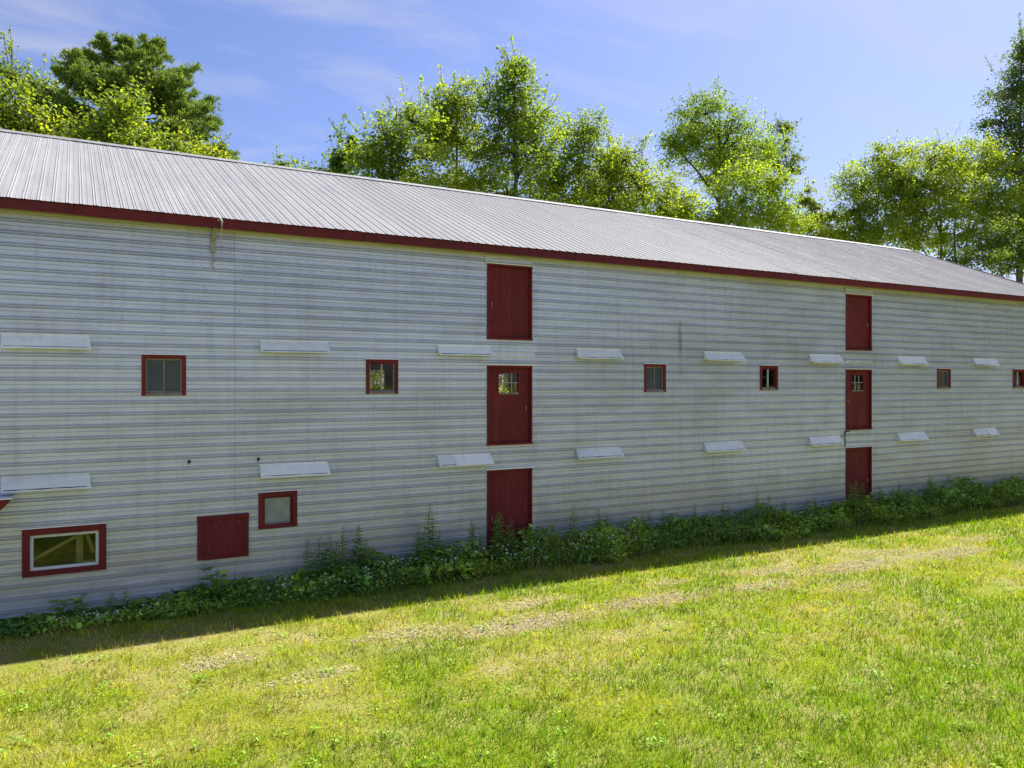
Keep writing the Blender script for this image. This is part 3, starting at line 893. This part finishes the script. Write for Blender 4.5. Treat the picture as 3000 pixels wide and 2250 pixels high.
pine('pine_tree', 'tall white pine with tiered horizontal branches above the left roof end', 292, 21, 84, 21, 235, bottom=.46)
Gt = 'broadleaf trees behind the barn'
tree('broadleaf_tree', 'yellow-green leafy tree at the far left edge over the roof', 20, 17.5,
     [(10, 235, 62, 55), (-60, 215, 70, 70), (70, 275, 60, 40), (-10, 330, 90, 60)], base=(.12, .165, .016), seed=1, sprigs=5, group=Gt)
tree('broadleaf_tree', 'thin dark-tipped tree behind the far left yellow-green tree', 45, 23,
     [(28, 175, 26, 38), (85, 205, 40, 38), (130, 220, 45, 45), (60, 280, 70, 60)], base=(.07, .11, .02), seed=2, sprigs=7, spread=1.1, group=Gt, clump=.36)
tree('broadleaf_tree', 'light green leafy tree in front of the tall pine', 265, 16,
     [(262, 240, 36, 42), (215, 298, 52, 36), (305, 300, 56, 36), (160, 312, 45, 28), (365, 335, 40, 18), (265, 358, 110, 42)], base=(.11, .16, .016), seed=3, sprigs=6, group=Gt)
tree('broadleaf_tree', 'low yellow-green tree right of the pine, just over the ridge', 430, 17,
     [(415, 338, 42, 20), (468, 358, 30, 14), (430, 385, 60, 36)], base=(.14, .175, .014), seed=4, sprigs=3, group=Gt)
tree('sapling', 'few sprigs of a low sapling barely clearing the ridge', 640, 18,
     [(605, 365, 22, 16), (655, 372, 26, 12), (690, 385, 25, 16)], base=(.09, .14, .016), seed=5, sprigs=2, dens=.7, trunk_r=.07, spread=.6, group=Gt)
tree('sapling', 'thin upright sapling with bare blue-green shoots left of the big trees', 735, 18,
     [(727, 345, 12, 36), (745, 375, 22, 26), (755, 330, 8, 40)], base=(.055, .10, .025), seed=6, sprigs=4, dens=.9, trunk_r=.06, clump=.22, lsize=.15, spread=.9, group=Gt)
tree('broadleaf_tree', 'rounded bright green tree at the left of the middle group', 850, 16.5,
     [(835, 300, 62, 48), (800, 345, 48, 42), (880, 345, 72, 45), (890, 262, 44, 42), (850, 400, 95, 45)], base=(.10, .155, .016), seed=7, sprigs=6, group=Gt)
tree('broadleaf_tree', 'tree with several leafy tops left of the tallest middle tree', 990, 18,
     [(965, 245, 45, 55), (1010, 225, 52, 48), (1000, 310, 80, 60), (940, 300, 48, 50), (1000, 400, 95, 60)], base=(.11, .16, .015), seed=8, sprigs=6, group=Gt)
tree('broadleaf_tree', 'tallest tree of the middle group, with a dark trunk', 1098, 16,
     [(1112, 190, 52, 48), (1085, 240, 58, 50), (1148, 260, 52, 55), (1110, 330, 78, 60), (1165, 330, 40, 40), (1120, 150, 26, 22), (1100, 420, 80, 45)], base=(.085, .135, .014), seed=9, sprigs=7, trunk_r=.24, group=Gt)
tree('broadleaf_tree', 'yellow-green tree with a narrow top right of the tallest tree', 1255, 17.5,
     [(1265, 290, 42, 45), (1225, 340, 58, 60), (1300, 365, 46, 48), (1250, 420, 90, 52), (1190, 400, 60, 50)], base=(.095, .145, .015), seed=10, sprigs=6, group=Gt)
tree('broadleaf_tree', 'low thick yellow-green tree sloping down to the ridge', 1390, 15.5,
     [(1350, 345, 45, 50), (1395, 400, 80, 45), (1455, 440, 52, 36), (1320, 420, 60, 40), (1400, 470, 110, 38), (1290, 450, 70, 40), (1470, 470, 50, 36)], base=(.105, .155, .014), seed=11, sprigs=4, group=Gt)
tree('broadleaf_tree', 'airy round-headed tree with loose leaves over the middle of the ridge', 1560, 19,
     [(1525, 245, 62, 48), (1490, 300, 55, 45), (1575, 290, 60, 50), (1640, 320, 52, 45), (1545, 355, 90, 50), (1460, 320, 32, 35), (1590, 345, 80, 45)], base=(.085, .14, .016), seed=12, sprigs=8, dens=.9, group=Gt)
tree('broadleaf_tree', 'bright many-stemmed tree in front of the airy round-headed tree', 1620, 15.5,
     [(1610, 385, 72, 42), (1665, 405, 56, 45), (1570, 440, 60, 45), (1700, 450, 36, 34), (1630, 470, 85, 40), (1540, 480, 60, 36), (1690, 490, 60, 30)], base=(.11, .165, .015), seed=13, sprigs=4, dens=.95, trunks=4, trunk_r=.09, group=Gt)
tree('broadleaf_tree', 'sparse dark-leaved shoot standing right of the airy tree', 1690, 22,
     [(1692, 290, 20, 42), (1680, 350, 32, 40), (1715, 355, 18, 30)], base=(.055, .085, .02), seed=14, sprigs=5, dens=.7, trunk_r=.1, clump=.3, spread=.8, group=Gt)
tree('sapling', 'spindly sapling group with bare tips in the gap by the right trees', 1755, 16,
     [(1745, 440, 18, 26), (1765, 470, 26, 24), (1740, 495, 34, 22), (1790, 505, 34, 20)], base=(.11, .15, .016), seed=15, sprigs=5, dens=.65, trunks=4, trunk_r=.045, clump=.26, spread=.9, lsize=.16, group=Gt)
tree('broadleaf_tree', 'dark-topped leafy tree at the left of the right-hand group', 1880, 15,
     [(1905, 350, 42, 46), (1850, 400, 48, 40), (1920, 410, 60, 45), (1845, 455, 52, 40), (1890, 490, 90, 42), (1950, 450, 60, 50), (1840, 510, 60, 34)], base=(.10, .15, .017), seed=16, sprigs=7, dens=1.0, trunks=3, trunk_r=.12, group=Gt)
tree('broadleaf_tree', 'broad bright green tree with a flat top in the right-hand group', 2060, 13.5,
     [(2010, 345, 60, 42), (2080, 345, 65, 45), (2130, 355, 52, 45), (2040, 405, 85, 45), (2110, 430, 80, 50), (2000, 460, 80, 48), (2080, 510, 110, 48), (1960, 390, 55, 45), (2160, 480, 60, 55), (1970, 510, 70, 34)], base=(.115, .165, .014), seed=17, sprigs=6, dens=1.05, trunks=3, trunk_r=.16, group=Gt)
tree('broadleaf_tree', 'very tall sparse tree with small dark leaves at the right edge', 2200, 15,
     [(2195, 190, 48, 48), (2165, 265, 48, 50), (2215, 110, 34, 36), (2230, 240, 60, 60), (2185, 340, 48, 55), (2240, 130, 48, 55), (2260, 360, 80, 90), (2195, 430, 50, 55)], base=(.05, .085, .026), seed=18, sprigs=8, dens=.62, trunk_r=.28, clump=.5, lsize=.17, spread=1.3, yellow=.03, group=Gt)
tree('broadleaf_tree', 'shaded tree with bare limbs low at the right edge by the roof', 2180, 10.5,
     [(2150, 520, 60, 42), (2200, 560, 60, 42), (2215, 480, 42, 50), (2260, 540, 60, 60), (2110, 560, 60, 34)], base=(.06, .10, .018), seed=19, sprigs=4, dens=1.0, trunks=3, trunk_r=.13, group=Gt)
# brush behind the barn, glimpsed through the back windows
for i, (x, y) in enumerate(((9.5, 15.5), (12.0, 16.0), (16.3, 15.2), (18.6, 16.5))):
    pass
tree('shrub', 'sunlit shrub glimpsed through the leftmost clear upper window', 803, 16.5, [(800, 812, 60, 60), (835, 760, 50, 45)], base=(.15, .19, .015), seed=30, sprigs=2, trunk_r=.06, cat='shrub')
tree('shrub', 'sunlit shrub glimpsed through the panes of the left glazed door', 1095, 16.5, [(1095, 835, 26, 26), (1092, 790, 20, 20)], base=(.15, .19, .015), seed=31, sprigs=2, trunk_r=.06, cat='shrub')

# ------------------------------------------------------------------ weeds along the wall
def strip_h(x):       # height of the undergrowth along the wall
    return np.interp(x, [-3, 1.0, 2.0, 3.2, 5.5, 8, 10, 13, 17, 18.3, 20, 24, 30], [.10, .14, .20, .36, .54, .66, .58, .62, .60, .70, .64, .78, .74])
def strip_w(x):
    return np.interp(x, [-3, 2, 4, 8, 14, 30], [.75, .75, 1.0, 1.1, 1.1, 1.15])
def undergrowth_points(n_cl, k, hmul, gap):
    cx = rng.uniform(-3.5, 31.5, n_cl); cy = rng.random(n_cl)
    keep = vnoise(cx + 40, cy*.8, .55) + .35*rng.random(n_cl) > gap
    cx, cy = cx[keep], cy[keep]; n_cl = len(cx)
    w = strip_w(cx) * (.45 + .75*vnoise(cx, cx*0, .9))
    yy = -0.10 - cy*w
    hh = hmul*strip_h(cx) * (1 - .6*cy**2) * (.15 + .85*vnoise(cx + 3, yy*2, .8) + .75*vnoise(cx + 8, yy, .3))
    Cx = np.repeat(cx, k) + rng.normal(size=n_cl*k)*.10; Cy = np.minimum(np.repeat(yy, k) + rng.normal(size=n_cl*k)*.10, -.05)
    Cz = np.repeat(hh, k)*rng.random(n_cl*k)**.6 + .015
    return np.stack([Cx, Cy, Cz], 1)
P1 = undergrowth_points(1500, 34, .9, .34); P2 = undergrowth_points(1100, 60, .62, .15); P3 = undergrowth_points(420, 9, .95, .45)
V = np.concatenate([leaf_quads(P1, .075*(.5 + .9*rng.random(len(P1))), .55, .5), leaf_quads(P2, .045*(.5 + .9*rng.random(len(P2))), .6, .6), leaf_quads(P3, .15*(.6 + .7*rng.random(len(P3))), .8, .9)])
C = np.concatenate([P1, P2, P3]); n = len(C)
hue = np.repeat(vnoise(C[:, 0], C[:, 1]*1.5, .6), 4)[:, None]
col = np.concatenate([leaf_cols(len(P1), (.115, .19, .026), .45, yellow=.1), leaf_cols(len(P2), (.13, .19, .024), .4, yellow=.15), leaf_cols(len(P3), (.13, .23, .03), .3)])*(np.array([[.6, .75, 1.0]]) + hue*np.array([[.95, .6, .0]]))
tag(link('undergrowth', np_mesh('undergrowth', V, np.arange(4*n).reshape(-1, 4), col), None, M['weed']), 'dense dark green undergrowth along the foot of the metal wall', 'undergrowth', kind='stuff')
# tall grass and dead stems standing in it
m = 5200
x = rng.uniform(-3.5, 31.5, m); y = -.08 - rng.random(m)*strip_w(x)*.95
h_ = strip_h(x)*(.35 + .9*rng.random(m)**1.6)*(.5 + .9*vnoise(x, y, .5))
a = rng.uniform(0, 6.28, m); wd = .004 + .005*rng.random(m)
tx = x + rng.normal(size=m)*.10*h_/.4; ty = np.minimum(y + rng.normal(size=m)*.08, -.04)
V = np.stack([np.stack([x - np.cos(a)*wd, y - np.sin(a)*wd, 0*x], 1), np.stack([x + np.cos(a)*wd, y + np.sin(a)*wd, 0*x], 1), np.stack([tx, ty, h_], 1)], 1).reshape(-1, 3)
dead = (rng.random(m) < .3)[:, None]
c = np.where(dead, np.array([[.36, .29, .14]]), np.array([[.16, .27, .03]]))*(.6 + .7*rng.random((m, 1)))
tag(link('tall_grass', np_mesh('tall_grass', V, np.arange(3*m).reshape(-1, 3), np.repeat(c, 3, axis=0)), None, M['grass']), 'tall grass and dead stems in the undergrowth along the wall', 'grass', kind='stuff')
# white flowers scattered in it
m = 420
spots = [(3.4, -.8), (4.6, -.9), (5.0, -.75), (7.2, -.9), (7.6, -1.0), (8.9, -.9), (9.6, -.95), (10.2, -.8), (0.1, -.55), (0.5, -.5), (1.0, -.5), (6.2, -.8)]
C = []
for i in range(m):
    s = spots[rnd.randrange(len(spots))]
    x = s[0] + rnd.gauss(0, .30); y = min(-.15, s[1] + rnd.gauss(0, .15))
    C.append((x, y, float(strip_h(x))*rnd.uniform(.35, .95) + .03))
C = np.array(C); V = leaf_quads(C, .035 + .02*rng.random(m), .9, .8)
tag(link('white_flowers', np_mesh('white_flowers', V, np.arange(4*m).reshape(-1, 4), np.full((4*m, 3), .78)), None, M['weed']), 'small white flowers scattered through the undergrowth by the wall', 'flowers', kind='stuff')

def weed_meshes(seed, h, leafy, kind):
    rs = np.random.default_rng(seed); rr = random.Random(seed)
    mb = MB(); C = []; S = []
    ns = 1 if kind != 'broad' else 4
    for s in range(ns):
        a = rr.uniform(0, 6.28); lean = rr.uniform(.02, .10) if kind != 'broad' else rr.uniform(.2, .5)
        pts = [Vector((0, 0, 0))]
        for i in range(1, 6):
            t = i/5; pts.append(Vector((math.cos(a)*lean*t*t*h + rr.gauss(0, .006), math.sin(a)*lean*t*t*h + rr.gauss(0, .006), h*t)))
        mb.tube(pts, [.009, .008, .007, .006, .005, .002], 4)
        m = int(leafy*h)
        for q in range(m):
            t = (q + .5)/m; f_ = t*5; i = min(4, int(f_)); p = pts[i].lerp(pts[i+1], f_ - i)
            a2 = q*2.4 + rr.uniform(-.4, .4)
            ln = (.20*(1.12 - t*.85) if kind == 'spike' else .17)*rr.uniform(.7, 1.2)
            C.append((p, Vector((math.cos(a2), math.sin(a2), rr.uniform(.1, .6))).normalized(), ln))
    V = []
    for p, d, ln in C:
        sd = d.cross(Vector((0, 0, 1))).normalized()*(ln*(.20 if kind == 'spike' else .42))
        q = p + d*ln + Vector((0, 0, -ln*.25)); mid = p + d*ln*.5
        V += [tuple(p), tuple(mid + sd), tuple(q), tuple(mid - sd)]
    n = len(C)
    base = (.11, .19, .032) if kind == 'spike' else (.12, .21, .026)
    return np_mesh('leaves', np.array(V), np.arange(4*n).reshape(-1, 4), leaf_cols(n, base, .25, rs, .12)), mb.mesh('stem', True)
protos = [weed_meshes(50 + i, h, lf, kd) for i, (h, lf, kd) in enumerate([(.75, 90, 'spike'), (.95, 85, 'spike'), (.6, 95, 'spike'), (.55, 18, 'broad'), (1.05, 75, 'spike'), (.5, 95, 'spike')])]
HTS = [.75, .95, .6, .55, 1.05, .5]
def place(x):
    marks = [(9.0, 'just right of the lowest left door'), (11.2, 'under the first lower hood right of the left doors'), (13.0, 'below the grey upper window'), (15.0, 'below the lower hood at the wall seam'), (16.6, 'below the narrow clear upper window'), (18.3, 'just left of the lowest right door'),
             (20.3, 'just right of the lowest right door'), (22.2, 'below the first lower hood right of the right doors'), (24.0, 'below the far grey upper window'), (26.0, 'below the farthest lower hood'), (99, 'at the far right end of the wall')]
    return next(t for m, t in marks if x < m)
def weed(x, y, pi, s, label, group=None):
    if label is None:
        hgt_ = HTS[pi]*s
        label = ('short' if hgt_ < .56 else 'medium' if hgt_ < .78 else 'tall') + ' weed spike ' + place(x)
    r = tag(empty('tall_weed' if pi != 3 else 'broadleaf_weed', (x, y, 0)), label, 'weed', group)
    s *= 1.12
    r.scale = (s*1.2, s*1.2, s); r.rotation_euler = (0, 0, rnd.uniform(0, 6.28))
    link('leaves', protos[pi][0], r, M['weed']); link('stem', protos[pi][1], r, M['stem'])
def w_at(px, off=.35):
    p, _ = at(px, 1200, -off); return p.x
weed(w_at(470, .4), -.40, 3, .95, 'big-leaved weed on its own below the red boarded hatch')
for px in (128, 176, 240, 275):
    weed(w_at(px, .3), -.3, 3 if px < 200 else 5, .6 if px < 200 else .7, 'small weed sticking up along the wall below the big low window', 'small weeds at the left foot of the wall')
g1 = 'tall weed spikes left of the left door column'
for px, pi, s in ((665, 1, .9), (690, 4, .85), (712, 1, .9), (727, 0, 1.0), (735, 4, .95), (700, 0, 1.0), (770, 1, 1.0), (778, 4, .92), (788, 0, 1.0), (806, 3, 1.0)):
    weed(w_at(px, .35 + rnd.uniform(-.1, .15)), -.35 + rnd.uniform(-.15, .1), pi, s, 'tall thin weed spike between low pale window and left door column', g1)
weed(w_at(924, .45), -.45, 4, 1.18, 'tallest dark weed spike left of the lowest left door')
for px, pi, s in ((895, 1, .95), (905, 0, 1.0), (935, 4, .95), (945, 1, .85), (960, 2, 1.0), (1012, 1, .9), (1018, 4, .85), (1035, 0, .9)):
    weed(w_at(px, .4), -.4 + rnd.uniform(-.15, .12), pi, s, 'leafy weed spike crowding the left side of the lowest left door', 'weed spikes left of the lowest left door')
for px, pi, s in ((1066, 1, 1.0), (1075, 4, .95), (1084, 1, .9), (1100, 0, 1.0), (1112, 4, .8), (1128, 0, .8), (1137, 1, .72)):
    weed(w_at(px, .45), -.45 + rnd.uniform(-.15, .12), pi, s, 'weed spike standing in front of the lowest left red door', 'weed spikes before the lowest left door')
for i in range(34):
    px = 1165 + (1800 - 1165)*(i + rnd.random())/34
    weed(w_at(px, .4), -.4 + rnd.uniform(-.2, .15), rnd.choice([0, 1, 2, 4, 5, 0, 2]), rnd.uniform(.72, 1.02), None, 'weed spikes between the door columns')
for px, pi, s in ((1830, 1, 1.0), (1838, 4, .95), (1850, 1, .8), (1858, 4, .88), (1845, 0, 1.0)):
    weed(w_at(px, .5), -.5 + rnd.uniform(-.15, .1), pi, s, 'weed spike standing in front of the lowest right red door', 'weed spikes before the lowest right door')
for i in range(26):
    px = 1890 + (2230 - 1890)*(i + rnd.random())/26
    weed(w_at(px, .4), -.4 + rnd.uniform(-.25, .15), rnd.choice([0, 1, 2, 5, 0, 2]), rnd.uniform(.75, 1.05), None, 'weed spikes right of the doors')

# alike weeds are told apart by their order along the wall
ORD = ['first', 'second', 'third', 'fourth', 'fifth', 'sixth', 'seventh', 'eighth', 'ninth', 'tenth', 'eleventh', 'twelfth']
same = {}
for o in COL.objects:
    if o.get('category') == 'weed': same.setdefault(o['label'], []).append(o)
for lab, obs in same.items():
    if len(obs) > 1:
        for i, o in enumerate(sorted(obs, key=lambda q: q.location.x)): o['label'] = ORD[i] + ' from left, ' + lab
# ------------------------------------------------------------------ lawn
def lawn_points(n, z0, z1, um):
    z = z0*(z1/z0)**rng.random(n); u = rng.uniform(-um, um, n)
    x = CAM.x + z*(u*math.cos(YAW) + math.sin(YAW)); y = CAM.y + z*(-u*math.sin(YAW) + math.cos(YAW))
    ok = (y < -.08) | (x > X1 + .3)
    return x[ok], y[ok], z[ok]
PATCH = [(4.2, -3.4, .9, .35), (5.9, -3.85, 1.1, .4), (8.4, -3.8, 1.3, .4), (10.75, -4.05, .8, .3), (13.6, -3.8, 1.2, .45), (15.2, -3.25, 1.0, .35), (16.6, -4.05, 1.2, .35), (2.6, -4.4, .6, .25), (11.8, -3.2, .9, .3), (4.6, -5.4, .5, .25), (14.5, -6.2, .7, .3), (7.6, -5.0, .7, .3), (9.6, -3.0, .6, .25), (12.2, -4.9, .6, .3), (18.5, -3.4, .9, .3), (17.0, -5.4, .8, .3), (1.6, -3.3, .6, .25), (6.6, -2.9, .7, .25)]
def bare(x, y):
    b = np.zeros_like(x)
    for cx_, cy_, rx_, ry_ in PATCH: b = np.maximum(b, np.exp(-((x - cx_)/rx_)**2 - ((y - cy_)/ry_)**2))
    return np.clip(b*1.5*(.15 + 1.3*fnoise(x*1.0 + 5, y*2.2 + 5, .7)), 0, 1)
def dryness(x, y):
    d = fnoise(x, y, 1.5)*.62 + fnoise(x + 20, y, 8.0)*.38
    d = .5 + (d - .5)*1.45
    track = np.exp(-((y + 3.75 + (vnoise(x, y, 3.0) - .5)*1.6)/1.0)**2) * np.interp(x, [0, 3.5, 16, 20], [.35, 1, 1, .1])
    left = np.clip((4 - x)/9, 0, 1)*.10
    shade = np.exp(-((y + 1.9)/.7)**2)*np.interp(x, [-3, 2.5, 5], [.55, .45, 0])
    return d + .07*track + .55*bare(x, y) + left + shade*.5 - .015 - .13*np.clip((-y - 4.6)/3.5, 0, 1)*np.clip((x + 2)/6, 0.15, 1)
x, y, z = lawn_points(430000, 4.6, 60, .86)
dr = dryness(x, y); n0 = len(x)
keep = rng.random(n0) > np.clip((dr - .60)*2.6, 0, .88)
x, y, z, dr = x[keep], y[keep], z[keep], dr[keep]; n = len(x)
hgt = (.03 + .06*rng.random(n)) * (1.5 - .95*np.clip(dr, 0, 1)) * (1 + z/60) * (.55 + .9*vnoise(x + 3, y, .16))
wd = np.maximum(.0045, z*.00055)*(.7 + .7*rng.random(n))
az = rng.uniform(0, 6.283, n); ln = rng.uniform(.15, .95, n)*hgt
faz = az + rng.normal(size=n)*1.0 + 1.57
px_, py_ = np.cos(az)*wd, np.sin(az)*wd
tx, ty = np.cos(faz)*ln, np.sin(faz)*ln
V = np.stack([np.stack([x - px_, y - py_, np.full(n, .0)], 1), np.stack([x + px_, y + py_, np.full(n, .0)], 1), np.stack([x + tx, y + ty, hgt], 1)], 1).reshape(-1, 3)
green = np.array([.19, .33, .008]); lime = np.array([.37, .44, .010]); straw = np.array([.54, .46, .10])
a = np.clip((dr - .36)*3.6 + rng.normal(size=n)*.30, 0, 1)[:, None]
b = (rng.random(n) < np.clip((dr - .46)*1.9, .015, .8))[:, None]
c = green*(1 - a) + lime*a
tuft = vnoise(x, y, .16)[:, None]
c = np.where(b, straw*(.6 + .6*rng.random((n, 1))), c) * (.60 + .6*rng.random((n, 1))) * (.65 + .7*tuft)
tag(link('grass', np_mesh('grass', V, np.arange(3*n).reshape(-1, 3), np.repeat(c, 3, axis=0)), None, M['grass']), 'rough sunlit lawn in front of the barn, mixed lime green and straw', 'grass', kind='stuff')
# dead leaves and chips on the worn strip
m = 60000
x = rng.uniform(-3, 22, m); y = -3.75 + rng.normal(size=m)*.85 + (vnoise(x, x*0, 3.0) - .5)*-1.2
ok = bare(x, y) > .25 + .75*rng.random(len(x))
x, y = x[ok], y[ok]; m = len(x)
C = np.stack([x, y, .008 + .02*rng.random(m)], 1)
V = leaf_quads(C, .02 + .045*rng.random(m), .4, 3.0)
V[:, 2] = np.maximum(V[:, 2], .003)
cc = np.array([.44, .37, .26])*(.45 + .9*rng.random((m, 1))) + np.array([.03, .03, .04])*rng.random((m, 1))
tag(link('leaf_litter', np_mesh('leaf_litter', V, np.arange(4*m).reshape(-1, 4), np.repeat(cc, 4, axis=0)), None, M['weed']), 'dry brown leaf litter on the worn strip of lawn', 'leaf litter', kind='stuff')

# unseen trees added right of the camera to darken what the metal wall reflects
n_cl = 700
t = rng.random(n_cl); a = np.radians(np.interp(t, [0, 1], [92, 150]))       # bearing from +Y clockwise
r = 58 + 10*rng.random(n_cl)
cx = 14 + r*np.sin(a); cy = -2 + r*np.cos(a)
ch = 19*rng.random(n_cl)**.8*(.6 + .5*vnoise(a*30, a*0, 1.6))
k = 26
C = np.stack([np.repeat(cx, k) + rng.normal(size=n_cl*k)*1.1, np.repeat(cy, k) + rng.normal(size=n_cl*k)*1.1, np.maximum(.3, np.repeat(ch, k) + rng.normal(size=n_cl*k)*.9)], 1)
V = leaf_quads(C, .9*(.6 + .8*rng.random(len(C))), .7, .2)
tag(link('added_woods', np_mesh('added_woods', V, np.arange(4*len(C)).reshape(-1, 4), leaf_cols(len(C), (.07, .11, .016), .25)), None, M['leaf']), 'unseen mass of trees added to darken reflections in the metal wall', 'added_woods', kind='stuff')

# broad-leaved weeds and clover tufts in the lawn
m = 520
x, y, z = lawn_points(m, 5.0, 24, .8)
ok = y < -2.2; x, y = x[ok], y[ok]; m = len(x)
q = 16
a = rng.uniform(0, 6.28, (m, q)); r = .11*rng.random((m, q))**.5*(.5 + rng.random((m, 1)))
C = np.stack([np.repeat(x, q) + (np.cos(a)*r).ravel(), np.repeat(y, q) + (np.sin(a)*r).ravel(), .03 + .045*rng.random(m*q)], 1)
V = leaf_quads(C, .045*(.6 + .8*rng.random(m*q)), .6, 1.6)
tag(link('lawn_weeds', np_mesh('lawn_weeds', V, np.arange(4*m*q).reshape(-1, 4), leaf_cols(m*q, (.12, .21, .012), .3)), None, M['weed']), 'low clover and broad-leaved weeds dotted through the lawn', 'weeds', kind='stuff')
